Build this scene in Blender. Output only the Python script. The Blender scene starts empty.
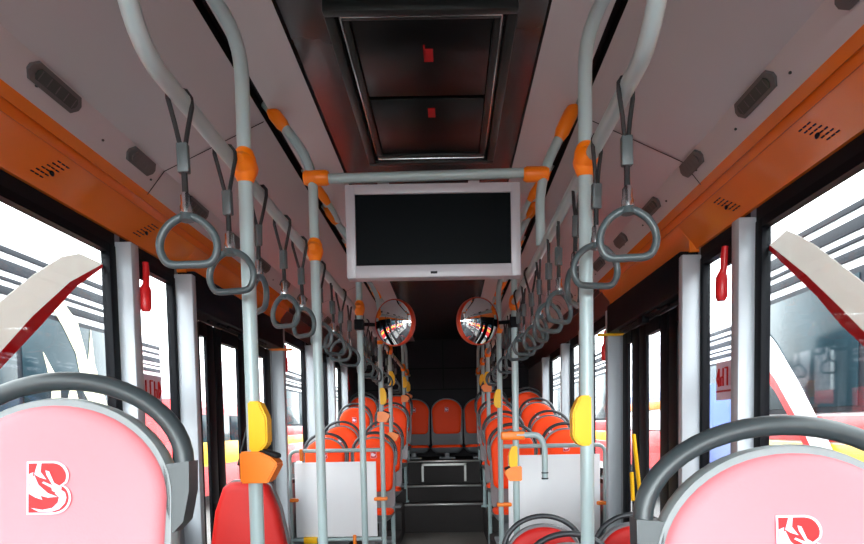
import bpy, bmesh, math, random
from mathutils import Vector, Matrix
random.seed(4)
sc = bpy.context.scene
COL = sc.collection
PI = math.pi
def R(d): return math.radians(d)

# ---------------------------------------------------------------- materials
def lin(c):
    return tuple(((v/255)/12.92 if v/255 <= .04045 else ((v/255+.055)/1.055)**2.4) for v in c)
MATS = {}
def mat(name, rgb, rough=.5, metal=0., spec=.5, var=.06, scale=6., bump=0., coat=0.):
    if name in MATS: return MATS[name]
    m = bpy.data.materials.new(name); m.use_nodes = True
    nt = m.node_tree; b = nt.nodes['Principled BSDF']
    c = lin(rgb)
    tc = nt.nodes.new('ShaderNodeTexCoord')
    nz = nt.nodes.new('ShaderNodeTexNoise'); nz.inputs['Scale'].default_value = scale; nz.inputs['Detail'].default_value = 5
    nt.links.new(tc.outputs['Object'], nz.inputs['Vector'])
    mx = nt.nodes.new('ShaderNodeMix'); mx.data_type = 'RGBA'
    mx.inputs[6].default_value = tuple(v*(1-var) for v in c)+(1,)
    mx.inputs[7].default_value = tuple(min(1, v*(1+var)) for v in c)+(1,)
    nt.links.new(nz.outputs['Fac'], mx.inputs[0]); nt.links.new(mx.outputs[2], b.inputs['Base Color'])
    b.inputs['Roughness'].default_value = rough; b.inputs['Metallic'].default_value = metal
    b.inputs['Specular IOR Level'].default_value = spec
    if coat: b.inputs['Coat Weight'].default_value = coat; b.inputs['Coat Roughness'].default_value = .08
    if bump:
        bp = nt.nodes.new('ShaderNodeBump'); bp.inputs['Strength'].default_value = bump; bp.inputs['Distance'].default_value = .002
        n2 = nt.nodes.new('ShaderNodeTexNoise'); n2.inputs['Scale'].default_value = 220
        nt.links.new(tc.outputs['Object'], n2.inputs['Vector'])
        nt.links.new(n2.outputs['Fac'], bp.inputs['Height']); nt.links.new(bp.outputs['Normal'], b.inputs['Normal'])
    MATS[name] = m; return m
def glass_mat(name, tint, refl=.06):
    m = bpy.data.materials.new(name); m.use_nodes = True; nt = m.node_tree; nt.nodes.clear()
    o = nt.nodes.new('ShaderNodeOutputMaterial'); t = nt.nodes.new('ShaderNodeBsdfTransparent')
    t.inputs['Color'].default_value = tint+(1,)
    g = nt.nodes.new('ShaderNodeBsdfGlossy'); g.inputs['Roughness'].default_value = .02
    lw = nt.nodes.new('ShaderNodeLayerWeight'); lw.inputs['Blend'].default_value = .5
    pw = nt.nodes.new('ShaderNodeMath'); pw.operation = 'POWER'; pw.inputs[1].default_value = 4
    f = nt.nodes.new('ShaderNodeMath'); f.operation = 'MULTIPLY_ADD'; f.inputs[1].default_value = .35; f.inputs[2].default_value = .015
    nt.links.new(lw.outputs['Facing'], pw.inputs[0]); nt.links.new(pw.outputs[0], f.inputs[0])
    mx = nt.nodes.new('ShaderNodeMixShader')
    nt.links.new(f.outputs[0], mx.inputs[0]); nt.links.new(t.outputs[0], mx.inputs[1]); nt.links.new(g.outputs[0], mx.inputs[2])
    nt.links.new(mx.outputs[0], o.inputs['Surface']); return m

M_ceil  = mat('ceiling_laminate', (180,178,182), .3, spec=.5, var=.03)
M_strip = mat('ceiling_strip_laminate', (190,187,190), .35, var=.03)
M_cdark = mat('dark_glossy_ceiling', (56,50,52), .18, spec=.6, var=.12)
M_black = mat('matt_black_rubber', (14,15,19), .6, spec=.2)
M_blackg= mat('black_painted_metal', (12,13,18), .5, spec=.08)
M_hatch = mat('black_glass_panel', (9,10,11), .3, spec=.25)
M_hfr   = mat('dark_hatch_frame', (34,38,38), .35, spec=.4)
M_orange= mat('glossy_orange_panel', (236,124,36), .14, spec=.6, var=.05, coat=.5)
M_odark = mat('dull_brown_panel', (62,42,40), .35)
M_pole  = mat('pale_grey_powder_coat', (160,178,180), .3, spec=.5, var=.03)
M_joint = mat('orange_clamp_plastic', (248,126,6), .4)
M_yellow= mat('yellow_plastic', (244,184,2), .45, spec=.3)
M_ring  = mat('grey_handle_plastic', (68,79,82), .35)
M_sleeve= mat('grey_sleeve_plastic', (72,80,82), .45)
M_strap = mat('dark_strap_webbing', (26,25,27), .7, bump=.4)
M_chrome= mat('polished_chrome', (225,228,230), .22, metal=1.)
M_post  = mat('pale_window_post', (172,178,185), .4, var=.03)
M_wall  = mat('light_grey_side_panel', (130,134,140), .45)
M_rearw = mat('dark_rear_panel', (40,35,40), .6, spec=.2, var=.15)
M_floor = mat('grey_bus_flooring', (100,94,90), .5, var=.25, scale=25, bump=.3)
M_step  = mat('dark_step_panel', (42,36,36), .6, spec=.3, var=.15)
M_edge  = mat('metal_step_edge', (150,148,145), .3, metal=.5)
M_white = mat('white_partition_board', (236,236,240), .35, var=.02)
M_tvw   = mat('white_monitor_casing', (168,164,170), .35, var=.02)
M_screen= mat('black_monitor_screen', (4,7,10), .4, spec=.06)
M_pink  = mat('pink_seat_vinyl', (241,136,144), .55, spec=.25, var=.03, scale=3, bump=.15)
M_seato = mat('orange_seat_vinyl', (252,70,12), .5, spec=.18, var=.06, scale=8, bump=.15)
M_seatr = mat('red_seat_vinyl', (190,28,24), .5, spec=.3, var=.05, bump=.15)
M_shell = mat('grey_seat_shell', (146,158,160), .4)
M_shelld= mat('dull_grey_seat_shell', (120,122,126), .4)
M_handle= mat('charcoal_grab_handle', (52,60,63), .38)
M_handled= mat('dark_grab_handle', (40,42,47), .38)
M_red   = mat('red_plastic', (205,28,32), .35)
M_logor = mat('red_logo_print', (196,14,20), .5)
M_logow = mat('white_logo_print', (226,206,222), .5)
M_mirror= mat('convex_mirror_glass', (235,238,240), .02, metal=1., var=0.)
M_mback = mat('orange_red_mirror_back', (205,62,28), .35)
def film_mat(name, rgb):
    m = mat(name, rgb, .6); nt = m.node_tree; b = nt.nodes['Principled BSDF']; o = nt.nodes['Material Output']
    t = nt.nodes.new('ShaderNodeBsdfTranslucent'); t.inputs['Color'].default_value = lin(rgb)+(1,)
    mx = nt.nodes.new('ShaderNodeMixShader'); mx.inputs[0].default_value = .5
    nt.links.new(b.outputs[0], mx.inputs[1]); nt.links.new(t.outputs[0], mx.inputs[2]); nt.links.new(mx.outputs[0], o.inputs['Surface']); return m
M_decw  = film_mat('white_window_film', (236,234,230))
M_decr  = film_mat('red_window_film', (176,20,32))
M_vent  = mat('grey_vent_grille', (92,90,90), .5)
M_ventd = mat('dark_vent_slot', (52,60,56), .5)
M_asph  = mat('concrete_yard', (112,110,108), .9, var=.15, scale=.7)
M_busw  = mat('white_bus_paint', (232,232,236), .3)
M_busd  = mat('dark_bus_moulding', (24,27,36), .6, spec=.15)
M_busg  = mat('tinted_bus_window', (34,52,60), .15, spec=.15, var=.9, scale=1.8)
M_busr  = mat('red_bus_paint', (214,44,48), .3)
M_busy  = mat('yellow_bus_paint', (246,196,50), .35)
M_busb  = mat('blue_bus_paint', (60,84,150), .35)
M_cream = mat('cream_flame_graphic', (250,240,200), .5)
GL = glass_mat('window_glass', (.93,.96,.96))

# ---------------------------------------------------------------- mesh helper
class G:
    def __init__(s): s.bm = bmesh.new(); s.mats = []
    def mi(s, m):
        if m not in s.mats: s.mats.append(m)
        return s.mats.index(m)
    def box(s, x0,x1,y0,y1,z0,z1, m, bev=0.):
        i = s.mi(m); n0 = len(s.bm.faces)
        vs = [s.bm.verts.new((x,y,z)) for x in (x0,x1) for y in (y0,y1) for z in (z0,z1)]
        fs = [s.bm.faces.new([vs[k] for k in f]) for f in ((0,1,3,2),(4,6,7,5),(0,4,5,1),(2,3,7,6),(0,2,6,4),(1,5,7,3))]
        for f in fs: f.material_index = i
        if bev:
            es = list({e for f in fs for e in f.edges})
            r = bmesh.ops.bevel(s.bm, geom=es, offset=bev, segments=2, affect='EDGES', profile=.5)
            for f in r['faces']: f.material_index = i
        return s
    def tube(s, pts, r, m, seg=12, closed=False, cap=True):
        i = s.mi(m); P = [Vector(p) for p in pts]; n = len(P)
        rr = r if isinstance(r, (list, tuple)) else [r]*n
        rings = []; up = None
        for k in range(n):
            if closed: t = (P[(k+1)%n]-P[k-1])
            else: t = (P[min(k+1,n-1)]-P[max(k-1,0)])
            t.normalize()
            if up is None:
                a = Vector((0,0,1)) if abs(t.z) < .9 else Vector((1,0,0))
                up = (a - t*a.dot(t)).normalized()
            else:
                up = (up - t*up.dot(t)).normalized()
            b = t.cross(up)
            rings.append([s.bm.verts.new(P[k]+(up*math.cos(2*PI*j/seg)+b*math.sin(2*PI*j/seg))*rr[k]) for j in range(seg)])
        for k in range(n if closed else n-1):
            A, B = rings[k], rings[(k+1)%n]
            for j in range(seg):
                f = s.bm.faces.new((A[j],A[(j+1)%seg],B[(j+1)%seg],B[j])); f.material_index = i
        if cap and not closed:
            s.bm.faces.new(rings[0][::-1]).material_index = i; s.bm.faces.new(rings[-1]).material_index = i
        return s
    def layers(s, loops, m, cap0=True, cap1=True):
        i = s.mi(m); L = [[s.bm.verts.new(p) for p in lp] for lp in loops]; n = len(L[0])
        for a, b in zip(L, L[1:]):
            for j in range(n):
                s.bm.faces.new((a[j],a[(j+1)%n],b[(j+1)%n],b[j])).material_index = i
        if cap0: s.bm.faces.new(L[0][::-1]).material_index = i
        if cap1: s.bm.faces.new(L[-1]).material_index = i
        return s
    def prism(s, poly, axis, a, b, m):
        def P(p, t):
            return (t,p[0],p[1]) if axis=='x' else ((p[0],t,p[1]) if axis=='y' else (p[0],p[1],t))
        return s.layers([[P(p,a) for p in poly],[P(p,b) for p in poly]], m)
    def ell(s, c, r, m, seg=14, rings=8, ax='z'):
        loops = []
        for k in range(1, rings):
            th = PI*k/rings; q = math.sin(th); h = math.cos(th)
            lp = []
            for j in range(seg):
                a = 2*PI*j/seg; x,y,z = q*math.cos(a), q*math.sin(a), -h
                if ax=='y': x,y,z = x,z,-y
                lp.append((c[0]+x*r[0], c[1]+y*r[1], c[2]+z*r[2]))
            loops.append(lp)
        return s.layers(loops, m)
    def xf(s, fn):
        for v in s.bm.verts: v.co = fn(v.co)
        return s
    def build(s, name, parent=None, sharp=38, recalc=True):
        if recalc: bmesh.ops.recalc_face_normals(s.bm, faces=s.bm.faces)
        for f in s.bm.faces: f.smooth = True
        for e in s.bm.edges:
            if len(e.link_faces) == 2 and e.calc_face_angle(0) > R(sharp): e.smooth = False
        me = bpy.data.meshes.new(name); s.bm.to_mesh(me); s.bm.free()
        for m in s.mats: me.materials.append(m)
        o = bpy.data.objects.new(name, me); COL.objects.link(o)
        if parent: o.parent = parent
        return o
def tag(o, label=None, cat=None, group=None, kind=None):
    if label: o['label'] = label
    if cat: o['category'] = cat
    if group: o['group'] = group
    if kind: o['kind'] = kind
    return o
def empty(name, loc=(0,0,0), rz=0.):
    o = bpy.data.objects.new(name, None); COL.objects.link(o); o.location = loc; o.rotation_euler = (0,0,rz); o.empty_display_size = .05
    return o
KIDS = {}
def copy_tree(o, parent=None):
    c = o.copy(); COL.objects.link(c); c.parent = parent
    for ch in [x for x in bpy.data.objects if x.parent == o]: copy_tree(ch, c)
    return c
def struct(o, label, cat):
    return tag(o, label, cat, kind='structure')
def arc(c, r, a0, a1, n, f):
    return [f(c[0]+r*math.cos(R(a0+(a1-a0)*k/n)), c[1]+r*math.sin(R(a0+(a1-a0)*k/n))) for k in range(n+1)]
def smooth_path(pts, rad=.06, n=6):
    P = [Vector(p) for p in pts]; out = [P[0]]
    for k in range(1, len(P)-1):
        a = (P[k-1]-P[k]); b = (P[k+1]-P[k]); d = min(rad, a.length*.49, b.length*.49)
        A = P[k]+a.normalized()*d; B = P[k]+b.normalized()*d
        for j in range(n+1):
            t = j/n; out.append(A*(1-t)**2 + P[k]*2*t*(1-t) + B*t*t)
    out.append(P[-1]); return out

Y0, Y1 = -2.4, 8.4          # bus interior from front to rear
WX = 1.15                    # half width

# ---------------------------------------------------------------- floor, ceiling, walls
g = G(); g.box(-1.2,1.2,Y0-.05,Y1+.05,-.06,0,M_floor)
struct(g.build('floor'), 'grey bus floor running down the aisle', 'floor')

g = G()
prof = [(0,2.30),(.37,2.30),(.372,2.285),(.545,2.28),(.545,2.31),(.575,2.31),(.575,2.275),(.95,2.10),(1.03,2.0),(1.2,2.0),(1.2,2.4),(0,2.4)]
def ceil_side(g, sg):
    segs = [((0,2.30),(.37,2.30),M_cdark),((.37,2.30),(.374,2.283),M_black),((.374,2.283),(.545,2.28),M_strip),((.545,2.28),(.545,2.31),M_black),((.545,2.31),(.575,2.31),M_black),
            ((.575,2.31),(.575,2.272),M_black),((.575,2.272),(.95,2.10),M_ceil),((.95,2.10),(1.03,2.0),M_strip),((1.03,2.0),(1.2,2.0),M_black),((1.2,2.0),(1.2,2.4),M_black),((1.2,2.4),(0,2.4),M_black)]
    for a, b, m in segs:
        i = g.mi(m)
        vs = [g.bm.verts.new((sg*p[0], y, p[1])) for p, y in ((a,Y0-.05),(b,Y0-.05),(b,Y1+.05),(a,Y1+.05))]
        g.bm.faces.new(vs if sg > 0 else vs[::-1]).material_index = i
    # panel seams
    for y in (-.4, 2.32, 4.9, 6.6):
        for (a, b) in (((.58,2.268),(.95,2.097)),((.95,2.097),(1.03,1.997))):
            i = g.mi(M_black)
            vs = [g.bm.verts.new((sg*p[0], yy, p[1]-.0015)) for p, yy in ((a,y),(b,y),(b,y+.006),(a,y+.006))]
            g.bm.faces.new(vs).material_index = i
    for k in range(26):                       # little screws
        y = -.5+k*.31
        for (x, z) in ((.985,2.054),):
            g.ell((sg*x, y, z), (.005,.005,.004), M_ventd, 6, 4)
ceil_side(g, 1); ceil_side(g, -1)
struct(g.build('ceiling', recalc=False), 'grey laminate bus ceiling with a dark glossy centre panel', 'ceiling')

def side(sg):
    return 'left' if sg < 0 else 'right'
OPEN = {-1: dict(w=[(-2.3,-.15),(-.03,2.335),(2.37,2.835),(4.40,5.33),(5.39,6.25),(6.31,7.05)], door=(2.89,4.33), sill=.72),
         1: dict(w=[(-2.3,-.25),(-.13,2.18),(2.22,2.655),(3.95,4.72),(4.78,5.5),(5.56,6.62)], door=(2.70,3.88), sill=.72)}
WT = 1.832
for sg in (-1, 1):
    d = OPEN[sg]; g = G()
    def bx(y0,y1,z0,z1,m):
        a, b = sorted((sg*WX, sg*1.185)); g.box(a,b,y0,y1,z0,z1,m)
    ops = sorted([(a,b,d['sill'],WT) for a,b in d['w']] + [(d['door'][0], d['door'][1], -.0, 1.70)])
    y = Y0
    for a, b, z0, z1 in ops:
        if a > y: bx(y, a, 0, 2.02, M_wall)
        if z0 > 0: bx(a, b, 0, z0, M_wall)
        bx(a, b, z1, 2.02, M_black)
        y = b
    bx(y, Y1, 0, 2.02, M_wall)
    struct(g.build('wall_'+side(sg)), f'light grey panelled {side(sg)} wall of the bus', 'wall')
    # windows
    for n, (a, b) in enumerate(d['w']):
        w = empty(f'window_{(0 if sg<0 else 6)+n+1}', (sg*1.168, (a+b)/2, d['sill']))
        struct(w, f'{side(sg)} side bus window with black rubber surround, number {n+1} from the front', 'window')
        L = (b-a)/2; H = WT-d['sill']; t = .03 if n != 1 else .045
        f = G()
        x0, x1 = sorted((-sg*.022, sg*.012))
        f.box(x0,x1,-L,-L+t,0,H,M_blackg,.003).box(x0,x1,L-t,L,0,H,M_blackg,.003).box(x0,x1,-L+t,L-t,0,t,M_blackg).box(x0,x1,-L+t,L-t,H-.03,H,M_blackg)
        f.build('window_frame', w)
        p = G(); p.box(-.003,.003,-L+t,L-t,t,H-.03,GL); p.build('window_pane', w)
        if n == 1:       # curved livery film on the outside of the large pane
            cy = (a+b)/2; cz = d['sill']
            if sg < 0:
                top = [(1.2,.93),(1.45,1.22),(1.738,1.503),(1.901,1.624),(2.05,1.72),(2.15,1.757)]
                mid = [(1.2,.75),(1.45,1.07),(1.726,1.357),(1.891,1.50),(2.087,1.646),(2.29,1.757)]
                low = [(1.2,.69),(1.45,1.015),(1.723,1.312),(1.921,1.472),(2.126,1.641),(2.292,1.745)]
                low = [(y, max(z, .76)) for y, z in low]; mid = [(y, max(z, .76)) for y, z in mid]
            else:
                top = [(1.05,.92),(1.35,1.22),(1.628,1.489),(1.863,1.66),(1.96,1.72),(2.03,1.757)]
                mid = [(1.05,.77),(1.35,1.08),(1.625,1.36),(1.744,1.456),(1.914,1.588),(2.135,1.74)]
                low = [(1.05,.76),(1.35,1.025),(1.624,1.323),(1.743,1.409),(1.86,1.513),(2.135,1.722)]
            for nm, A, B, m in (('white_film', top, mid, M_decw), ('red_film', mid, low, M_decr)):
                q = G(); poly = [(y-cy, z-cz) for y, z in A+B[::-1]]
                i = q.mi(m)
                for k in range(len(A)-1):
                    quad = [A[k],A[k+1],B[k+1],B[k]]
                    xx = sg*.005
                    q.layers([[(xx, y-cy, z-cz) for y, z in quad],[(xx+sg*.001, y-cy, z-cz) for y, z in quad]], m)
                tag(q.build(nm, w), 'curved '+nm.replace('_film',' film')+' band across the glass')
        if n == 2:       # sticker with red lettering, unreadable from behind
            s = G(); z = .53; yc = 0; W = .085
            s.box(-.006*sg-.001,-.006*sg+.001, yc-W, yc+W, z-.02, z+.13, M_logow)
            st = s.build('window_sticker', w); tag(st, 'pale sticker with red lettering')
            s = G(); xx = -.009*sg
            for k in range(4):
                y = yc-W+.028+k*.037
                for seg_ in ([(0,0,0,.07)] , [(0,0,0,.07),(0,.07,.02,.07)], [(0,0,0,.07),(0,.035,.02,.035),(.02,0,.02,.035)], [(0,0,0,.07),(.02,.03,0,.07),(0,.0,.02,.03)])[k]:
                    s.tube([(xx,y+seg_[0],z+.035+seg_[1]),(xx,y+seg_[2],z+.035+seg_[3])], .0035, M_logor, 6)
            s.tube([(xx,yc-W+.01,z+.015),(xx,yc+W-.01,z+.015)], .004, M_logor, 6)
            s.build('red_lettering', st)
    # white posts between the windows
    posts = ([2.335,2.83,4.34,5.33,6.25,7.05] if sg<0 else [2.18,2.65,3.89,4.71,5.5,6.62]) + ([-.14] if sg<0 else [-.24])
    for n, y in enumerate(posts):
        q = G(); x0, x1 = sorted((sg*(WX+.005), sg*(1.09 if n==0 else 1.07))); q.box(x0,x1,y,y+(.06 if n==0 else .045 if n==1 else .06),.0,1.85,M_post,.006)
        struct(q.build(f'trim_{n+(1 if sg<0 else 11)}'), f'white {side(sg)} window post', 'window post')
    # cornice
    def corn(y0, y1, full, name, m):
        c = G()
        if full:
            P = [(1.010,2.03),(1.024,1.988),(1.040,1.998),(1.044,1.966),(1.058,1.974),(1.125,1.896),(1.137,1.878),(1.15,1.878),(1.18,1.882),(1.18,2.06),(1.0,2.06)]
        else:
            P = [(1.010,2.03),(1.024,1.988),(1.040,1.998),(1.044,1.966),(1.058,1.974),(1.105,1.915),(1.11,1.865),(1.18,1.865),(1.18,2.06),(1.0,2.06)]
        P = [(sg*a, b) for a, b in P]
        c.prism(P, 'y', y0, y1, m)
        o = c.build(name); return o
    de = d['door']
    o = corn(Y0, de[0]-.03, True, f'trim_{21 if sg<0 else 31}', M_orange); struct(o, f'glossy orange cornice panel above the {side(sg)} windows', 'cornice panel')
    for yv in ((1.88, 2.46) if sg<0 else (1.72, 2.28)):     # groups of short slots
        s = G()
        for k in range(6):
            z = 1.905+.010*k
            x = 1.058+(1.974-z)*(.067/.078)
            for j in range(3):
                y = yv-.05+.02*j+.012*k
                s.box(sg*x-.0035, sg*x+.0035, y, y+.013, z-.0012, z+.0012, M_black)
        s.ell((sg*1.099, yv+.02, 1.925), (.004,.012,.010), M_black, 8, 6)
        s.build('slot_vent', o)
    o = corn(de[0]-.03, de[1]+.1, False, f'trim_{22 if sg<0 else 32}', M_orange); struct(o, f'narrow orange moulding above the {side(sg)} door', 'cornice panel')
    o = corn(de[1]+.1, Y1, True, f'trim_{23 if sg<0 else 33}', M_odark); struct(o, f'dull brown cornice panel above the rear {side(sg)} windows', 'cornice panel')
    # door header box and folding door
    dn = empty(f'door_{1 if sg<0 else 2}', (sg*1.17, (de[0]+de[1])/2, 0)); struct(dn, f'black framed folding {side(sg)} door with tall glass leaves', 'door')
    cy = (de[0]+de[1])/2
    q = G(); x0, x1 = sorted((sg*.01, -sg*.10)); q.box(x0,x1,de[0]-cy-.02,de[1]-cy+.03,1.70,1.872,M_blackg,.008); q.build('door_header', dn)
    q = G()
    for k in range(3): q.tube([(-sg*(.04+.015*k), -.45+.1*k, 1.695),(-sg*(.03+.02*k), .42, 1.69)], .008, M_blackg, 8)
    q.box(*sorted((-sg*.085,-sg*.05)), -.05, .05, 1.66, 1.70, M_blackg, .004); q.build('door_mechanism', dn)
    q = G(); x0, x1 = sorted((-sg*.0,-sg*.16)); q.box(x0,x1,de[1]-cy+.0,de[1]-cy+.03,1.685,1.70,M_yellow if sg>0 else M_joint); tag(q.build('header_edge', dn), 'coloured end edge of the door header')
    if sg < 0: bars = [(2.90,2.985),(3.085,3.115),(3.20,3.41),(3.67,3.95),(4.2,4.325)]
    else: bars = [(2.71,2.86),(2.95,3.19),(3.41,3.68),(3.76,3.875)]
    bars = [(a, b) for a, b in bars]
    for k, (a, b) in enumerate(bars):
        q = G(); x0, x1 = sorted((-sg*.012, sg*.006))
        if b-a > .15:
            for (p0, p1) in ((a,(a+b)/2-.006),((a+b)/2+.006,b)): q.box(x0,x1,p0-cy,p1-cy,.05,1.69,M_blackg,.004)
            x0, x1 = sorted((sg*.0, sg*.005)); q.box(x0,x1,a-cy+.01,b-cy-.01,.06,1.68,M_black)
        else: q.box(x0,x1,a-cy,b-cy,.05,1.69,M_blackg,.005)
        q.build('leaf_stile', dn)
    for (a0, a1), (b0, b1) in zip(bars, bars[1:]):
        q = G(); q.box(-.003,.003,a1-cy,b0-cy,.12,1.62,GL); q.build('door_pane', dn)
        q = G(); x0, x1 = sorted((-sg*.015, sg*.02)); q.box(x0,x1,a1-cy,b0-cy,.05,.13,M_blackg).box(x0,x1,a1-cy,b0-cy,1.62,1.69,M_blackg); q.build('leaf_rail', dn)
    q = G()
    if sg > 0:
        q.tube([(-.09,3.38-cy,1.08),(-.10,3.27-cy,.86),(-.10,3.2-cy,.70)], .011, M_yellow, 10)
        q.tube([(-.09,3.42-cy,.87),(-.10,3.36-cy,.72)], .011, M_yellow, 10)
    else:
        q.tube([(.08,3.75-cy,1.35),(.08,3.42-cy,.95)], .009, M_black, 10)
    q.build('door_handrail', dn)

g = G()
g.box(-1.2,1.2,Y1,Y1+.08,0,2.4,M_rearw)
for z in (1.62,1.9): g.box(-1.14,1.14,Y1-.012,Y1,z,z+.02,M_black)
for x in (-.62,.0,.62): g.box(x-.006,x+.006,Y1-.012,Y1,1.64,2.28,M_black)
struct(g.build('wall_back'), 'dark rear wall of the bus behind the last seats', 'wall')
g = G()
g.box(-1.2,1.2,Y0-.08,Y0,0,.75,M_wall).box(-1.2,1.2,Y0-.08,Y0,2.05,2.4,M_wall).box(-1.2,-1.08,Y0-.08,Y0,.75,2.05,M_wall).box(1.08,1.2,Y0-.08,Y0,.75,2.05,M_wall)
struct(g.build('wall_front'), 'front end wall of the bus around the windscreen', 'wall')
w = struct(empty('window_13', (0,Y0-.04,.75)), 'wide front windscreen of the bus', 'window')
g = G(); g.box(-1.08,-1.03,-.03,.03,0,1.3,M_blackg).box(1.03,1.08,-.03,.03,0,1.3,M_blackg).box(-1.03,1.03,-.03,.03,0,.05,M_blackg).box(-1.03,1.03,-.03,.03,1.25,1.3,M_blackg); g.build('window_frame', w)
g = G(); g.box(-1.03,1.03,-.004,.004,.05,1.25,GL); g.build('window_pane', w)

# ---------------------------------------------------------------- rear steps and side platforms
g = G()
g.box(-.42,.42,6.6,7.0,0,.30,M_step).box(-.42,.42,6.9,7.3,0,.47,M_step).box(-.42,.42,7.2,Y1,0,.73,M_step)
for y, z in ((6.6,.30),(6.9,.47),(7.2,.73)): g.box(-.42,.42,y-.012,y+.02,z-.008,z+.012,M_edge,.003)
struct(g.build('floor.001'), 'dark steps with metal edges climbing to the rear seats', 'steps')
g = G()
for a,b,c,d_ in ((-.26,-.235,.495,.70),(.235,.26,.495,.70)): g.box(a,b,7.185,7.2,c,d_,M_edge)
g.box(-.26,.26,7.185,7.2,.68,.705,M_edge)
tag(g.build('hatch_frame'), 'metal framed hatch on the riser of the highest rear step', 'hatch frame')
for sg in (-1, 1):
    g = G(); x0, x1 = sorted((sg*.42, sg*WX))
    g.box(x0,x1,6.2 if sg<0 else 5.65,Y1,0,.30,M_step,.01).box(x0,x1,6.83 if sg<0 else 6.4,Y1,.30,.45,M_step,.01).box(x0,x1,7.55,Y1,.45,.73,M_step,.01)
    struct(g.build('floor.002' if sg<0 else 'floor.003'), f'raised dark platform under the rear {side(sg)} seats', 'platform')

# ---------------------------------------------------------------- ceiling fittings
for sg in (-1, 1):
    for k in range(14):
        y = (1.72-3*.465 if sg<0 else 1.82-4*.465) + .465*k
        if y > 6.2: break
        L = .105 if k % 2 == (1 if sg<0 else 0) else .085
        v = empty('ceiling_vent', (sg*.965, y, 2.081))
        vg = G()
        def oct_(hx, hy, c=.02):
            return [(-hx+c,-hy),(hx-c,-hy),(hx,-hy+c),(hx,hy-c),(hx-c,hy),(-hx+c,hy),(-hx,hy-c),(-hx,-hy+c)]
        vg.prism(oct_(.027,L), 'z', -.006, .006, M_vent); vg.build('vent_frame', v)
        vg = G(); vg.prism(oct_(.016,L-.022,.01), 'z', -.010, -.0055, M_ventd if k%2 == (1 if sg<0 else 0) else M_vent)
        for j in range(5): vg.box(-.013,.013,-L+.035+j*(2*L-.07)/4-.0015,-L+.035+j*(2*L-.07)/4+.0015,-.0105,-.009,M_vent)
        vg.build('vent_slats', v)
        v.rotation_euler = (0, R(51*sg) , 0)
        v.location = (sg*.967, y, 2.0745)
        tag(v, f'grey oblong ceiling vent, number {k+1} from the front in the {side(sg)} row', 'vent', f'ceiling vents in the {side(sg)} row')

h = tag(empty('ceiling_hatch', (0.02,2.225,2.30)), 'black glass ceiling hatch framed in dark metal above the monitor', 'hatch')
def frame_ring(g, x, y, w, z0, z1, m):
    g.box(-x,x,-y,-y+w,z0,z1,m,.004).box(-x,x,y-w,y,z0,z1,m,.004).box(-x,-x+w,-y+w,y-w,z0,z1,m,.004).box(x-w,x,-y+w,y-w,z0,z1,m,.004)
g = G(); frame_ring(g,.265,.50,.028,-.035,.0,M_hfr); g.build('outer_frame', h)
g = G(); frame_ring(g,.222,.455,.02,-.022,.0,M_hfr); g.build('inner_frame', h)
g = G(); frame_ring(g,.226,.46,.004,-.026,-.01,M_chrome); g.build('bright_trim', h)
g = G(); g.box(-.20,.20,-.43,-.02,-.014,-.002,M_hatch,.003); g.build('hatch_pane', h)
g = G(); g.box(-.20,.20,.0,.43,-.014,-.002,M_hatch,.003); g.build('hatch_pane', h)
g = G(); g.box(-.0,.028,-.29,-.225,-.016,-.0138,M_logor).box(-.001,.004,-.31,-.225,-.016,-.0138,M_logor); tag(g.build('red_tab', h),'red tab on the front pane')
g = G(); g.box(.0,.026,.06,.125,-.016,-.0138,M_logor); tag(g.build('red_tab', h),'red tab on the rear pane')

# ---------------------------------------------------------------- rails and poles
RX, RZ = .43, 1.79
for sg in (-1, 1):
    r = empty('overhead_rail', (sg*RX, 0, RZ)); tag(r, f'long pale grey overhead handrail on the {side(sg)} of the aisle', 'handrail', None)
    g = G(); g.tube(smooth_path([(0,.93,.49),(0,1.05,.0),(0,7.95,0)], .11, 8), .0165, M_pole, 14); g.build('rail_tube', r)

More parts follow.
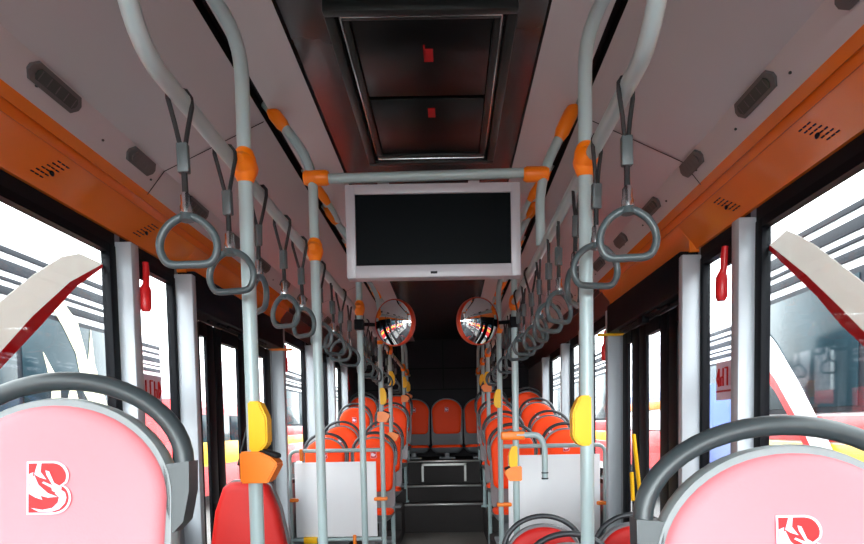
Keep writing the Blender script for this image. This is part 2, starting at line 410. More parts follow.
def lens(g, c, r, m, ax): g.ell(c, r, m, 14, 8, ax)
def pole(sg, x, y, name_label, top=2.31, bend=True, joint=True, ztop=2.27, tee=False, yellow=None, box=None, slant=0., bendx=.56, low=0.):
    p = empty('grab_pole', (x, y, low)); tag(p, name_label, 'pole', f'poles on the {side(sg)} of the aisle')
    g = G()
    if bend: pts = smooth_path([(0,0,0),(0,0,2.10-low),(sg*bendx-x,slant,2.31-low)], .10, 6)
    else: pts = [(0,0,0),(0,0,ztop-low)]
    g.tube(pts, .0175, M_pole, 14); g.build('pole_tube', p)
    g = G(); g.tube([(0,0,0),(0,0,.02)], .035, M_pole, 14); g.build('base_flange', p)
    if joint:
        g = G(); lens(g, (0,0,RZ-low), (.029,.032,.050), M_joint, 'z'); lens(g, (0,0,RZ-low), (.030,.050,.030), M_joint, 'y'); g.build('rail_clamp', p)
    if bend:
        g = G(); q = Vector((sg*bendx-x, slant, 2.31-low)); a = Vector((0,0,2.10-low)); dd=(q-a).normalized()
        c0 = q-dd*.115; g.tube([c0, c0+dd*.02, c0+dd*.065, c0+dd*.085], [.018,.024,.024,.018], M_joint, 12); g.build('ceiling_clamp', p)
    if yellow is not None:
        z, s_ = yellow; g = G()
        P = [(-.006,-.062),(.022,-.062),(.040,-.042),(.040,.022),(.022,.062),(-.006,.062)]
        P = [(a*s_, b) for a, b in P]
        g.prism(P, 'y', -.026, .02, M_yellow); g.xf(lambda v: Vector((v.x, v.y, v.z+z-low)))
        bmesh.ops.bevel(g.bm, geom=list(g.bm.edges), offset=.004, segments=2, affect='EDGES')
        tag(g.build('bell_button_pad', p), 'yellow plastic pad')
    if box is not None:
        z, s_ = box; g = G()
        P = [(-.028,-.04),(.04,-.04),(.066,.006),(.052,.022),(.02,.038),(-.028,.038)]
        P = [(a*s_, b) for a, b in P]
        g.prism(P, 'y', -.032, .03, M_joint); g.xf(lambda v: Vector((v.x, v.y, v.z+z-low)))
        bmesh.ops.bevel(g.bm, geom=list(g.bm.edges), offset=.004, segments=2, affect='EDGES')
        bo = g.build('orange_box', p)
        g = G(); g.box(min(s_*.012,s_*.062),max(s_*.012,s_*.062),-.02,.02,z-low+.030,z-low+.042,M_black,.004); g.xf(lambda v: Vector((v.x, v.y, v.z - (v.x*s_-.03)*.35))); g.build('black_flap', bo)
    return p
poles = []
L = -1; Q = 1
pole(L, -.41, 1.55, 'left aisle pole nearest the camera with a yellow pad above an orange box', yellow=(1.155,1), box=(1.055,1))
pole(Q, .422, 1.55, 'right aisle pole nearest the camera with only a yellow pad', yellow=(1.155,-1))
pole(L, -.398, 2.28, 'left aisle pole that meets the monitor crossbar', slant=.0)
pole(L, -.40, 3.4, 'left aisle pole just behind the monitor', slant=-.1)
pole(Q, .432, 3.33, 'right aisle pole with yellow pad in front of the right partition', slant=-.1, yellow=(.97,-1), box=(.885,-1))
pole(L, -.425, 4.6, 'pole at the aisle edge of the left white partition', yellow=(1.37,1), box=(1.22,1))
pole(Q, .415, 4.15, 'pole at the aisle edge of the right white partition', yellow=(1.32,-1))
pole(L, -.42, 5.27, 'left aisle pole beside the first orange seats behind the partition', yellow=(1.55,1), box=(1.06,1))
pole(Q, .43, 5.6, 'right aisle pole beside the orange seats behind the partition', yellow=(1.56,-1), box=(1.48,-1))
pole(L, -.425, 6.88, 'left aisle pole on the lowest rear step edge', yellow=(1.63,1), box=(1.45,1), low=.30)
pole(Q, .425, 6.36, 'right aisle pole at the start of the rear steps', yellow=(1.60,-1), box=(1.2,-1), low=.30)
pole(L, -.43, 7.50, 'farthest left aisle pole beside the rear seats', yellow=(1.62,1), box=(1.5,1), low=.45)
pole(Q, .43, 7.50, 'farthest right aisle pole beside the rear seats', low=.45)
# short right drop pole from ceiling to rail at the crossbar
p = tag(empty('drop_pole', (.419,2.28,RZ)), 'short pole from the right rail up to the monitor crossbar', 'pole')
g = G(); g.tube(smooth_path([(0,0,0),(0,0,.24),(.14,0,.52)], .1, 6), .0175, M_pole, 14); g.build('pole_tube', p)
g = G(); g.tube([(.068,0,.376),(.081,0,.402),(.113,0,.466),(.126,0,.492)], [.018,.026,.026,.018], M_joint, 12); g.build('ceiling_clamp', p)
# slanting braces between rail line and ceiling slot
for sg in (-1, 1):
    for y in (2.85, 3.9, 5.0):
        b = tag(empty('ceiling_brace', (sg*.56, y, 2.31)), f'short bent brace tube with orange clamps under the {side(sg)} ceiling strip, ' + {2.85:'just behind the monitor',3.9:'middle of three',5.0:'farthest of three'}[y], 'brace', f'brace tubes under the {side(sg)} ceiling slot')
        g = G(); g.tube(smooth_path([(0,0,0),(-sg*.10,.12,-.13),(-sg*.10,.34,-.13),(0,.46,0)], .06, 5), .013, M_pole, 10); g.build('brace_tube', b)
        for (a, c) in (((0,0,0),(-sg*.10,.12,-.13)),((0,.46,0),(-sg*.10,.34,-.13))):
            a = Vector(a); c = Vector(c); g = G(); g.tube([a.lerp(c,.12), a.lerp(c,.3), a.lerp(c,.75), a.lerp(c,.9)], [.014,.021,.021,.014], M_joint, 10); g.build('orange_clamp', b)

cb = tag(empty('crossbar', (0,2.28,2.045)), 'pale grey crossbar with orange end clamps carrying the monitor', 'crossbar')
g = G(); g.tube([(-.385,0,-.004),(.41,0,.006)], .0175, M_pole, 14); g.build('bar_tube', cb)
for x in (-.385, .405):
    g = G(); g.tube([(x-.045,0,0),(x-.035,0,0),(x+.035,0,0),(x+.045,0,0)], [.022,.027,.027,.022], M_joint, 14); g.build('end_clamp', cb)

tv = tag(empty('monitor', (.032,2.30,1.685)), 'wide black screen monitor in a white casing hanging from the crossbar', 'monitor')
g = G(); W=.315; H=.332
g.box(-W,-W+.035,-.03,.03,0,H,M_tvw,.004).box(W-.035,W,-.03,.03,0,H,M_tvw,.004).box(-W+.03,W-.03,-.03,.03,H-.035,H,M_tvw,.004).box(-W+.03,W-.03,-.03,.03,0,.045,M_tvw,.004).box(-W+.01,W-.01,.01,.05,.01,H-.01,M_tvw,.004); g.build('casing', tv)
g = G(); g.box(-W+.035,W-.035,-.022,.008,.045,H-.035,M_screen); g.build('screen', tv)
g = G(); g.box(-.012,.012,-.033,-.029,.012,.020,M_black); g.build('maker_badge', tv)
g = G()
for x in (-.18,.15): g.box(x-.02,x+.02,.0,.03,H-.01,H+.02,M_tvw)
g.build('hanger', tv)

# ---------------------------------------------------------------- hanging ring handles
def ring_handle():
    r = empty('ring_handle', (0,0,0))
    g = G()
    for s_ in (-1, 1):
        g.tube([(.0,s_*.004,.017),(s_*.010,.010*s_,.0165),(s_*.0165,.016*s_,.006),(s_*.017,.0165*s_,-.010),(.009*s_,.010*s_,-.055),(.004*s_,.003*s_,-.092)], 0.0046, M_strap, 7)
    g.tube([(0,0,-.14),(0,0,-.185)], .006, M_strap, 8); g.build('strap', r)
    g = G(); g.box(-.011,.011,-.008,.008,-.145,-.088,M_sleeve,.003); g.build('strap_sleeve', r)
    g = G(); g.tube([(0,0,-.182),(0,0,-.188),(0,0,-.205),(0,0,-.21),(0,0,-.222)], [.006,.010,.010,.012,.012], M_chrome, 12); g.build('swivel', r)
    half = [(x*.88, z*.90) for x, z in [(0,0),(.018,-.003),(.040,-.017),(.056,-.038),(.062,-.060),(.059,-.080),(.048,-.097),(.030,-.102),(0,-.102)]]
    pts = half[:-1] + [half[-1]] + [(-x,z) for x, z in half[-2:0:-1]]
    P = [(x,0,z-.228) for x, z in pts]
    # Catmull-Rom to smooth
    n = len(P); sm = []
    for k in range(n):
        p0,p1,p2,p3 = (Vector(P[(k+j-1)%n]) for j in range(4))
        for t in (0,.33,.66):
            sm.append(.5*((2*p1)+(p2-p0)*t+(2*p0-5*p1+4*p2-p3)*t*t+(3*p1-p0-3*p2+p3)*t**3))
    g = G(); g.tube(sm, .0078, M_ring, 10, closed=True); g.tube([(0,0,-.218),(0,0,-.236)], [.010,.014], M_ring, 12); g.build('ring_grip', r)
    return r
proto = ring_handle(); first = True
ORD = ['nearest','second','third','fourth','fifth','sixth','seventh','eighth','ninth','tenth','eleventh','twelfth','thirteenth','fourteenth','fifteenth','sixteenth','seventeenth','eighteenth']
YS = {-1:[1.23,1.47,1.72,1.96,2.18,2.50,2.75,3.0,3.25,3.6,3.85,4.1,4.4,4.8,5.1,5.6,6.0], 1:[1.23,1.465,1.69,1.98,2.17,2.42,2.66,2.9,3.1,3.6,3.85,4.35,4.6,4.9,5.1,5.78,6.0]}
RZs = {-1:[4,-8,-52,-30,-38,-35,50,-20,30,-60,-20,30,60,10,-40,0,30], 1:[-3,10,60,38,30,55,-50,20,-30,60,20,-30,60,-10,40,0,20]}
for sg in (-1, 1):
    for k, y in enumerate(YS[sg]):
        o = proto if first else copy_tree(proto); first = False
        o.location = (sg*RX, y, RZ); o.rotation_euler = (R(random.uniform(-2,2)), R(random.uniform(-2,2)), R(RZs[sg][k]))
        tag(o, f'grey ring handle hanging {ORD[k]} from the camera on the {side(sg)} overhead rail', 'ring handle', f'ring handles on the {side(sg)} rail')

# ---------------------------------------------------------------- seats
def outline(w, h, n=28, bot=.05, taper=.93):
    a = w/2; b = a*.85; P = []
    for k in range(n+1):
        t = PI*k/n; P.append((-a*math.cos(t), -b+b*math.sin(t)))
    # down the right side, rounded bottom, up the left
    at = a*taper
    for k in range(5):
        t = PI/2*k/4; P.append((at-bot+bot*math.cos(t), -h+bot-bot*math.sin(t)))
    for k in range(5):
        t = PI/2*k/4; P.append((-at+bot-bot*math.sin(t), -h+bot-bot*math.cos(t)))
    return P
def inset(P, d, c):
    xs = [p[0] for p in P]; zs = [p[1] for p in P]; w = max(xs)-min(xs); h = max(zs)-min(zs); cz = (max(zs)+min(zs))/2
    return [(p[0]*(1-2*d/w), cz+(p[1]-cz)*(1-2*d/h)) for p in P]
def make_seat(name, w, base, top, cush, pad, shell, handle, hr=.0175, pad_h=.45, emblem='small', tilt=5):
    """origin on the floor at z=base below the back; everything local; faces -Y"""
    s = empty(name)
    T = top-base; C = cush-base; tl = math.tan(R(tilt))
    lean = lambda v: Vector((v.x, v.y+(v.z-T)*tl, v.z))
    P = outline(w, min(pad_h, T-C-.03))
    def lay(y, d): return [(p[0], y, p[1]+T) for p in inset(P, d, 0)]
    g = G(); g.layers([lay(.0,.0),lay(-.016,-.001),lay(-.026,.006),lay(-.031,.020),lay(-.031,.06),lay(-.029,.12)], pad).xf(lean); bp = g.build('back_pad', s, 60)
    S = outline(w+.020, T-C+.04, taper=.98)
    def lays(y, d): return [(p[0], y, p[1]+T+.013) for p in inset(S, d, 0)]
    g = G(); g.layers([lays(-.012,.004),lays(-.014,.0),lays(.0,-.003),lays(.025,.0),lays(.04,.012),lays(.048,.04)], shell).xf(lean); g.build('back_shell', s, 60)
    # cushion
    D = .36; hw = w/2
    def cl(z, d):
        lp = []; r = .07-d*.5; a = hw-d; y0 = -.035-d; y1 = -D+d
        for (cx, cy, a0) in ((a-r,y0-.02,0),(-(a-r),y0-.02,90),(-(a-r),y1+r,180),(a-r,y1+r,270)):
            rr = r if a0 >= 180 else .02
            for k in range(5):
                t = R(a0+90*k/4); lp.append(((cx if a0 in (0,270) else cx)+ (rr*math.cos(t)) + ((r-rr) if cx>0 else -(r-rr)), cy+rr*math.sin(t), z))
        return lp
    g = G(); g.layers([cl(C-.045,.0),cl(C-.02,-.002),cl(C-.008,.006),cl(C,.02),cl(C,.06)], pad); g.xf(lambda v: Vector((v.x, v.y+(C-T)*tl, v.z+(-v.y-.2)*.06))); g.build('seat_cushion', s, 60)
    g = G(); g.layers([cl(C-.10,.05),cl(C-.075,.015),cl(C-.035,-.012)], shell); g.xf(lambda v: Vector((v.x, v.y+(C-T)*tl, v.z+(-v.y-.2)*.06))); g.build('seat_pan', s, 60)
    if C > .16:
        g = G(); yb = (C-T)*tl
        g.box(-.03,.03,yb-.24,yb-.12,.02,C-.085,shell,.006).box(-.10,.10,yb-.30,yb-.05,0,.025,shell,.006); g.build('pedestal', s)
    # grab handle
    a = w/2+.006+hr; zt = T+.048; bz = T-.11; pts = []
    for k in range(25):
        t = PI*k/24; pts.append((-a*math.cos(t), .012+.0*k, bz+(zt-bz)*math.sin(t)))
    if handle: g = G(); g.tube(pts, hr, handle, 12).xf(lean); g.build('grab_handle', s, 60)
    for sx in ((-1, 1) if handle else ()):
        g = G()
        P2 = [(a-hr-.012, -.11), (a+hr, -.105), (a+hr, -.16), (a+hr*.4,-.215), (a-.012,-.235), (a-hr-.006,-.19)]
        P2 = [(sx*p, T+q) for p, q in P2]
        g.prism(P2, 'y', -.012, .03, handle).xf(lean); g.build('handle_bracket', s)
    # emblem
    if emblem:
        k_ = .088/320*(1 if emblem=='big' else .62); cz = T-(.147 if emblem=='big' else .13); tag_y = -.0318
        def px(pl): return [((x-262)*k_, cz-(z-255)*k_) for x, z in pl]
        def flat(pl, m, y, nm, par):
            gg = G(); q = px(pl)
            gg.layers([[(x, y, z) for x, z in q],[(x, y-.0006, z) for x, z in q]], m)
            gg.bm.normal_update(); bmesh.ops.triangulate(gg.bm, faces=[f for f in gg.bm.faces if len(f.verts) > 4])
            gg.xf(lean); return gg.build(nm, par)
        B = [(133,95),(290,95),(314,99),(335,108),(352,122),(365,140),(374,158),(378,178),(376,198),(369,216),(346,234),(332,243),(358,250),(374,264),(386,282),(393,302),(395,322),(392,344),(384,364),(371,382),(354,396),(334,407),(310,413),(290,415),(133,415)]
        Bo = [(120,82),(294,82),(322,87),(346,97),(367,113),(382,134),(391,156),(394,180),(391,204),(383,224),(356,241),(386,256),(399,276),(407,298),(410,322),(406,348),(397,371),(382,392),(362,408),(338,420),(314,426),(290,428),(120,428)]
        em = flat(Bo, M_logow, tag_y, 'emblem', s); tag(em, 'red letter B emblem with white flame shapes on a white outline')
        flat(B, M_logor, tag_y-.0007, 'red_letter', em)
        if emblem == 'big': shapes = [[(193,95),(218,95),(212,150),(250,200),(205,185),(172,165)],
                  [(245,142),(268,148),(300,222),(350,252),(345,300),(290,275),(284,255),(222,222),(232,214),(292,240),(252,172)],
                  [(133,165),(165,152),(160,183),(172,172),(200,235),(262,290),(322,314),(262,318),(212,305),(225,332),(180,316),(133,288)],
                  [(152,384),(225,397),(290,386),(326,352),(334,318),(306,290),(345,268),(372,285),(382,320),(372,356),(336,394),(290,409),(200,408)],
                  [(133,200),(150,240),(133,250)]]
        else: shapes = [[(172,150),(300,215),(350,252),(330,320),(225,345),(133,280)]]
        for q in shapes: flat(q, M_logow, tag_y-.0014, 'white_flame', em)
    return s
def place(s, x, y, z, label, group, cat='seat', rz=0):
    s.location = (x, y, z); s.rotation_euler = (0,0,rz); return tag(s, label, cat, group)
G1 = 'pink seats closest to the camera'
plinth = []
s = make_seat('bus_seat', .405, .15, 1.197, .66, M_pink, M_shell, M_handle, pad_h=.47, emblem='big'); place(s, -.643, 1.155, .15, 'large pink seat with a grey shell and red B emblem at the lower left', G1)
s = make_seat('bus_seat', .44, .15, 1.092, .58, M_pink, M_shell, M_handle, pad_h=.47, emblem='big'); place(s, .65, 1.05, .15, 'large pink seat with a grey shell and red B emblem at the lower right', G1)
for sg in (-1, 1):
    g = G(); g.box(*sorted((sg*.40, sg*1.15)), -.2, 1.5, 0, .15, M_wall, .01)
    struct(g.build('floor.004' if sg<0 else 'floor.005'), f'raised wheel arch plinth under the nearest {side(sg)} seat', 'plinth')
GR = 'low red seats by the right door'
lowr = make_seat('bus_seat', .33, 0, .675, .44, M_seatr, M_shelld, M_handled, hr=.012, pad_h=.24, emblem=None)
place(lowr, .50, 2.83, 0, 'low red seat near the right door, on the aisle side of the rear pair', GR)
for (x, y, z, lb) in ((.92,2.83,0,'low red seat near the right door, on the wall side of the rear pair'),(.53,2.36,0,'low red seat near the right door, on the aisle side of the nearer pair'),(.95,2.36,0,'low red seat near the right door, wall side of the nearer pair')):
    c = copy_tree(lowr); place(c, x, y, z, lb, GR)
GO = 'orange seats behind the partitions'
so = make_seat('bus_seat', .32, 0, 1.05, .50, M_seato, M_shelld, M_handled, hr=.012, pad_h=.43, emblem='small')
spots = []
for (sg, rows) in ((-1, [(5.08,0,.0),(5.83,.10,0),(6.72,.30,0),(7.36,.45,0)]), (1, [(4.66,.05,0),(5.40,.16,0),(6.16,.30,0),(6.92,.45,0)])):
    for i, (y, z, _) in enumerate(rows):
        for (x, wh) in ((.545,'aisle'),(.945,'window')):
            spots.append((sg*x, y, z, f'orange {wh} seat in row {i+1} behind the {side(sg)} partition'))
first = True
for (x, y, z, lb) in spots:
    c = so if first else copy_tree(so); first = False
    place(c, x, y, z, lb, GO)
    if z and z < .2:
        pass
for sg, rows in ((-1, [(5.35,6.2,.10)]), (1, [(4.2,4.92,.05),(4.92,5.65,.16)])):
    for (a, b, z) in rows:
        g = G(); g.box(*sorted((sg*.42, sg*WX)), a, b, 0, z, M_step, .004); struct(g.build('floor.006'), f'low dark plinth under the orange {side(sg)} seats', 'plinth')
GB = 'orange seats along the rear wall'
sb = make_seat('bus_seat', .38, 0, .75, .17, M_seato, M_shelld, None, hr=.012, pad_h=.44, emblem='small')
for k, x in enumerate((.0,-.42,.42,-.84,.84)):
    c = sb if k == 0 else copy_tree(sb)
    place(c, x+.04, 8.02, .73, ['orange seat in the middle of the rear row at the end of the aisle','orange rear row seat just left of the middle one','orange rear row seat just right of the middle one','orange rear row seat in the left corner','orange rear row seat in the right corner'][k], GB)

# folding seat behind the left near pole
f = tag(empty('folding_seat', (-.745,2.5,.0)), 'tall tapered red folding seat behind the nearest left pole', 'seat')
P = [(-.06,.935),(-.09,.915),(-.125,.82),(-.15,.66),(-.16,.52),(-.15,.48),(.15,.48),(.16,.52),(.155,.66),(.125,.82),(.09,.915),(.06,.935)]
def sh(P, d): return [(p[0]*(1-d/.15), .7+(p[1]-.7)*(1-d/.23)) for p in P]
g = G(); g.layers([[(a,y,b) for a,b in sh(P,d)] for y,d in ((.03,.01),(.02,0),(-.02,0),(-.035,.01),(-.04,.03))], M_seatr); g.build('back_pad', f, 60)
g = G(); g.layers([[(a*1.04,y,.7+(b-.7)*1.03) for a,b in sh(P,d)] for y,d in ((.055,.02),(.045,0),(.015,0))], M_shelld); g.build('back_shell', f, 60)
g = G(); g.box(-.15,.15,-.09,-.045,.14,.46,M_seatr,.015); g.build('folded_cushion', f)
g = G(); g.box(-.03,.03,.0,.04,0,.5,M_shelld,.005).box(-.1,.1,-.08,.06,0,.02,M_shelld,.004); g.build('seat_stand', f)

# ---------------------------------------------------------------- partitions
def partition(sg, y, zt, zp, x_in, lb):
    p = tag(empty('partition', (sg*.78, y, 0)), lb, 'partition', None)
    xo = sg*1.115-sg*.78; xi = sg*x_in-sg*.78
    g = G(); g.box(*sorted((xo-sg*.035, xi+sg*.03)), -.008, .008, .33, zp, M_white, .003); g.build('panel', p)
    g = G(); g.tube(smooth_path([(xo,0,0),(xo,0,zt),(xi,0,zt)], .06, 6), .0145, M_pole, 12)
    g.tube([(xo,0,.31),(xi,0,.31)], .0145, M_pole, 12); g.build('frame_tube', p)
    for (x, z, v) in ((xo-sg*.01,.61,0),(xi,.61,0),(xo-sg*.09,zt-.03,1),(xi+sg*.2,.30,1)):
        g = G()
        if v: g.box(x-.012,x+.012,-.025,.025,z-.045,z+.045,M_joint,.006)
        else: g.box(x-.05,x+.05,-.025,.025,z-.013,z+.013,M_joint,.008)
        g.build('panel_clip', p)
    g = G(); g.box(xo-sg*.14-.05,xo-sg*.14+.05,-.025,.025,.285,.335,M_yellow,.008); tag(g.build('panel_clip', p), 'yellow clip on the lower tube')
partition(-1, 4.6, .975, .89, .445, 'white partition board in a grey tube frame on the left behind the door')
partition(1, 4.15, 1.0, .94, .435, 'white partition board in a grey tube frame on the right behind the door')
hk = tag(empty('hook_rail', (.432,3.33,1.09)), 'short bent grey grab bar with orange clamp on the right pole', 'grab bar')
g = G(); g.tube(smooth_path([(.0,-.03,0),(.12,-.03,0),(.15,-.03,-.06),(.15,-.03,-.24)], .05, 6), .016, M_pole, 12); g.build('bar_tube', hk)
g = G(); g.box(-.08,.045,-.045,.03,-.025,.02,M_joint,.008); g.build('orange_clamp', hk)
g = G(); 
for k in range(2): g.tube([(.15,-.03,-.20-.03*k),(.15,-.03,-.206-.03*k)], .0185, M_black, 12)
g.build('end_band', hk)

# ---------------------------------------------------------------- convex mirrors
def mirror(x, y, z, yaw, px, lb):
    m = tag(empty('convex_mirror', (x,y,z), 0), lb, 'mirror', 'round convex mirrors below the monitor')
    def cap(r, d, y0, seg=32, n=8):
        loops = []
        for k in range(n, 0, -1):
            t = k/n; loops.append([(r*t*math.cos(2*PI*j/seg), y0-d*(1-t*t), r*t*math.sin(2*PI*j/seg)) for j in range(seg)])
        return loops
    rot = Matrix.Rotation(R(yaw), 4, 'Z') @ Matrix.Rotation(R(4), 4, 'X')
    g = G(); lp = cap(.118,.034,-.012); g.layers(lp, M_mirror, cap0=False); g.xf(lambda v: rot @ v); g.build('mirror_glass', m, 80)
    g = G(); lp = [[(p[0]*s_,q,p[2]*s_) for p in lp[0]] for s_, q in ((1.0,-.0145),(1.03,-.012),(1.05,0),(1.02,.025),(.85,.05),(.4,.065))]; g.layers(lp, M_mback, cap0=False); g.xf(lambda v: rot @ v); g.build('mirror_back', m, 60)
    g = G(); g.tube(smooth_path([(0,.05,0),(0,.09,0),(px-x,.09,0.01)], .03, 4), .010, M_blackg, 8); g.box(px-x-.025,px-x+.025,.045,.10,-.025,.03,M_blackg,.005); g.build('mirror_bracket', m)
mirror(-.204, 3.31, 1.695, -32, -.40, 'round convex mirror with orange back left of the aisle below the monitor')
mirror(.236, 3.25, 1.685, 32, .432, 'round convex mirror with orange back right of the aisle below the monitor')

# ---------------------------------------------------------------- emergency hammers
def hammer():
    h = empty('emergency_hammer')
    g = G(); g.box(-.006,.012,-.03,.03,-.03,.03,M_black,.004); g.build('wall_clip', h)
    g = G(); g.tube([(-.014,.0,.035),(-.016,.002,.0),(-.016,.005,-.04),(-.018,.014,-.06)], [.012,.013,.012,.014], M_red, 10)
    g.tube([(-.018,.014,-.055),(-.018,.017,-.07),(-.018,.02,-.14),(-.018,.02,-.155)], [.014,.021,.021,.014], M_red, 12); g.build('hammer_body', h)
    return h
hp = hammer()
for k, (sg, y, z) in enumerate(((-1,2.424,1.76),(1,2.269,1.74),(-1,4.429,1.70),(1,3.979,1.70),(-1,7.139,1.72))):
    o = hp if k == 0 else copy_tree(hp); o.location = (sg*1.096, y, z); o.rotation_euler = (0,0,0 if sg>0 else PI)
    tag(o, ['red emergency hammer on the nearest left window post','red emergency hammer on the nearest right window post','red emergency hammer behind the left door','red emergency hammer behind the right door','small red emergency hammer beyond the last left window'][k], 'hammer', 'emergency hammers on the window posts')

# ---------------------------------------------------------------- outside: yard and parked buses
GZ = -.32
g = G(); g.box(-60,60,-40,80,GZ-.1,GZ,M_asph); struct(g.build('floor.007'), 'pale concrete yard outside the bus', 'ground')
def parked_bus(sg, xs, y0, y1, htop, lb, flames=0, curve=False):
    b = tag(empty('parked_bus', (sg*(xs+1.25), (y0+y1)/2, GZ)), lb, 'bus', 'parked buses outside'); Lh = (y1-y0)/2; hw = 1.25; o = -sg*hw
    Hh = htop-GZ
    P = [(-hw,.35),(hw,.35),(hw,Hh-.18),(hw-.12,Hh-.04),(hw-.3,Hh),(-hw+.3,Hh),(-hw+.12,Hh-.04),(-hw,Hh-.18)]
    g = G(); g.prism(P, 'y', -Lh, Lh, M_busw); g.build('body', b)
    zc = lambda z: z-GZ
    def strip(z0, z1, m, nm, a=-Lh+.02, c=Lh-.02, t=.012):
        g = G(); x0, x1 = sorted((o+sg*.002, o-sg*t)); g.box(x0,x1,a,c,zc(z0),zc(z1),m,.002); return g.build(nm, b)
    n = max(2, int(2*Lh/1.5))
    wz0, wz1 = 1.25, min(2.3, htop-.75)
    strip(wz0-.05, wz1+.05, M_busd, 'window_band')
    for k in range(n):
        a = -Lh+.15+k*(2*Lh-.3)/n
        strip(wz0, wz1, M_busg, 'bus_window', a+.04, a+(2*Lh-.3)/n-.04, .02)
    k = 0; z = wz1+.12
    while z < htop-.22:
        strip(z, z+(.075,.03,.10,.05)[k%4], M_busd, 'roof_moulding', t=.02); z += (.13,.09,.17,.12)[k%4]; k += 1
    strip(.95, 1.17, M_busr, 'red_stripe'); strip(.72, .93, M_busy, 'yellow_stripe'); strip(.2, .70, M_busr, 'red_skirt')
    for yy in (-Lh*.6, Lh*.55):
        g = G(); x0, x1 = sorted((o-sg*.01, o+sg*.25)); g.tube([(x0,yy,.48),(x1,yy,.48)], .48, M_black, 24); w_ = g.build('wheel', b)
    if flames:
        cy = (y0+y1)/2
        g = G()
        F_ = [[(7.25,1.2),(6.9,1.6),(6.8,2.0),(6.6,2.25),(6.35,2.5),(6.6,2.52),(6.85,2.35),(6.95,2.1),(7.02,1.9),(7.1,2.3),(7.15,1.9),(7.3,1.6),(7.5,1.2)],[(6.25,1.95),(6.36,1.6),(6.3,1.2),(6.48,1.2),(6.5,1.65)],[(6.7,1.2),(6.62,1.5),(6.72,1.75),(6.8,1.5),(6.85,1.2)]]
        for q in F_:
            q = [(a-cy, zc(z)) for a, z in q]; xx = o-sg*.023
            g.layers([[(xx,a,z) for a, z in q],[(xx-sg*.004,a,z) for a, z in q]], M_cream)
        g.bm.normal_update(); bmesh.ops.triangulate(g.bm, faces=[f for f in g.bm.faces if len(f.verts) > 4])
        tag(g.build('flame_graphic', b), 'cream flame shaped graphic on the bus side')
    if curve:
        cy = (y0+y1)/2
        for nm, pw, m in (('white_swoosh', (0,.36), M_busw), ('red_swoosh', (-.12,.0), M_busr)):
            g = G(); xx = o-sg*.024
            pts = [(6.6,1.85),(6.2,1.55),(5.8,1.15),(5.4,.7),(5.2,.45)]
            for (a,z),(c,w2) in zip(pts, pts[1:]):
                q = [(a-cy,zc(z+pw[0])),(c-cy,zc(w2+pw[0])),(c-cy,zc(w2+pw[1])),(a-cy,zc(z+pw[1]))]
                g.layers([[(xx,p,r) for p, r in q],[(xx-sg*.004,p,r) for p, r in q]], m)
            g.build(nm, b)
parked_bus(-1, 4.0, -5.0, 7.6, 3.10, 'white and red bus with a cream flame graphic parked close on the left', flames=1)
parked_bus(-1, 6.4, 8.1, 14.0, 3.25, 'white and red bus parked farther back on the left', )
parked_bus(-1, 4.3, 14.8, 26.0, 2.9, 'distant white and red bus seen through the left window after the door')
parked_bus(-1, 5.0, 27.0, 39.0, 3.1, 'farthest bus seen through the rear left windows')
def parked_van(sg, xs, y0, y1, top, bands, lb):
    b = tag(empty('parked_van', (sg*(xs+.9), (y0+y1)/2, GZ)), lb, 'van', 'parked vans outside'); L_ = (y1-y0)/2; hw = .9; o = -sg*hw; H = top-GZ
    P = [(-hw,.3),(hw,.3),(hw,1.1),(hw-.12,H-.12),(hw-.3,H),(-hw+.3,H),(-hw+.12,H-.12),(-hw,1.1)]
    g = G()
    def lp(y, k): return [(x, y, .3+(z-.3)*k) for x, z in P]
    g.layers([lp(-L_,.55),lp(-L_+.8,.62),lp(-L_+1.3,1.),lp(L_-.1,1.),lp(L_,.9)], bands[0][2]); g.build('body', b)
    for z0, z1, m in bands[1:]:
        g = G(); x0, x1 = sorted((o+sg*.14, o-sg*.012)); g.box(x0,x1,-L_+1.3,L_-.1,z0-GZ,z1-GZ,m,.004); g.build('colour_band', b)
    for k in range(2):
        g = G(); x0, x1 = sorted((o+sg*.14, o-sg*.006)); a = -L_+1.35+k*(2*L_-1.6)/2; g.box(x0,x1,a,a+(2*L_-1.6)/2-.1,1.15,H-.25,M_busg,.01); g.build('van_window', b)
    for yy in (-L_*.62, L_*.62):
        g = G(); x0, x1 = sorted((o-sg*.01, o+sg*.2)); g.tube([(x0,yy,.33),(x1,yy,.33)], .33, M_black, 20); g.build('wheel', b)
parked_van(-1, 4.2, 8.9, 14.3, 1.66, [(0,0,M_busr),(.50,.92,M_busy)], 'low red van with a yellow side band seen through the left door')
parked_van(1, 3.7, 8.0, 13.4, 1.70, [(0,0,M_busb),(1.36,1.5,M_joint),(1.0,1.34,M_busw),(.3,.98,M_busr)], 'blue, orange and red striped van seen through the right door')
parked_bus(1, 3.35, -5.0, 6.7, 3.15, 'white and red bus with a sweeping stripe parked close on the right', curve=True)
parked_bus(1, 5.7, 7.2, 13.6, 3.25, 'white and red bus parked farther back on the right')
parked_bus(1, 3.8, 14.2, 26.0, 3.1, 'distant white and red bus seen through the right window after the door')

# ---------------------------------------------------------------- light
wd = bpy.data.worlds.new('overcast'); sc.world = wd; wd.use_nodes = True; nt = wd.node_tree
bg = nt.nodes['Background']; bg.inputs['Color'].default_value = (.95,.98,1,1)
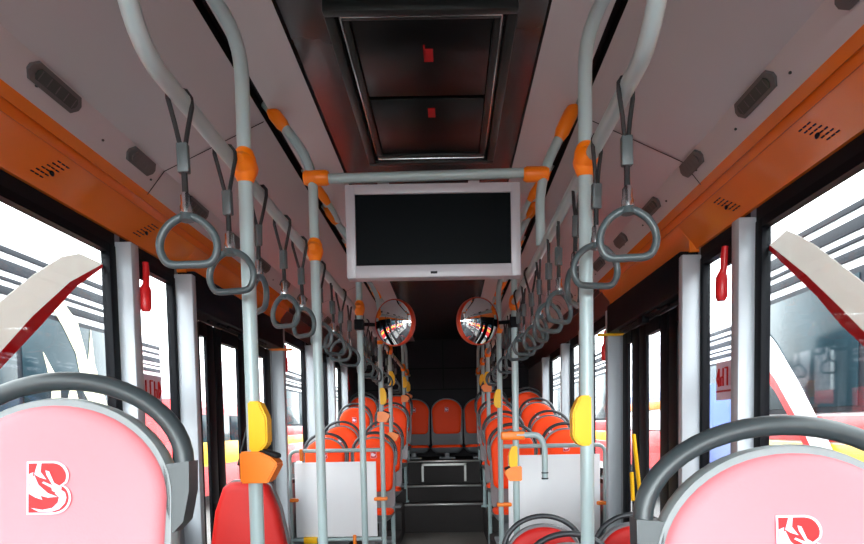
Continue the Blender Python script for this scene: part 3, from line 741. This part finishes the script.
# overcast sky, brighter low down ahead of the bus (behind the camera)
tcw = nt.nodes.new('ShaderNodeTexCoord'); sp = nt.nodes.new('ShaderNodeSeparateXYZ'); nt.links.new(tcw.outputs['Generated'], sp.inputs[0])
def M(op, a, b=None, c=None):
    n = nt.nodes.new('ShaderNodeMath'); n.operation = op
    for k, v in enumerate((a, b, c)):
        if v is None: continue
        if isinstance(v, (int, float)): n.inputs[k].default_value = v
        else: nt.links.new(v, n.inputs[k])
    return n.outputs[0]
fr = M('MAXIMUM', M('MULTIPLY', sp.outputs['Y'], -1.), 0.)
st = M('MULTIPLY_ADD', M('POWER', fr, 6.), 9., 2.9)
nt.links.new(st, bg.inputs['Strength'])
def portal(name, loc, rot, sx, sy):
    l = bpy.data.lights.new(name, 'AREA'); l.shape = 'RECTANGLE'; l.size = sx; l.size_y = sy; l.cycles.is_portal = True
    o = bpy.data.objects.new(name, l); COL.objects.link(o); o.location = loc; o.rotation_euler = rot
for sg in (-1, 1):
    portal('daylight_portal', (sg*1.2, 0, 1.25), (0, R(90*sg), 0), 1.1, 4.7)
    portal('daylight_portal', (sg*1.2, 4.7, 1.1), (0, R(90*sg), 0), 1.4, 4.6)
portal('daylight_portal', (0, Y0-.1, 1.4), (R(90), 0, 0), 2.1, 1.3)

# ---------------------------------------------------------------- camera
cam = bpy.data.cameras.new('camera'); co = bpy.data.objects.new('camera', cam); COL.objects.link(co)
co.matrix_world = Matrix.Translation((.08,0,1.15)) @ Matrix.Rotation(R(87),4,'X') @ Matrix.Rotation(R(-1),4,'Z')
cam.sensor_width = 36; cam.lens = 36*620/864; cam.shift_x = -.02149; cam.shift_y = .21469; cam.clip_start = .02
sc.camera = co
sc.view_settings.view_transform = 'Standard'; sc.view_settings.look = 'None'; sc.view_settings.gamma = 1; sc.view_settings.use_curve_mapping = False
sc.view_settings.exposure = 1.5
sc.cycles.max_bounces = 10; sc.cycles.transparent_max_bounces = 16; sc.cycles.use_denoising = True
sc.cycles.sample_clamp_indirect = 8
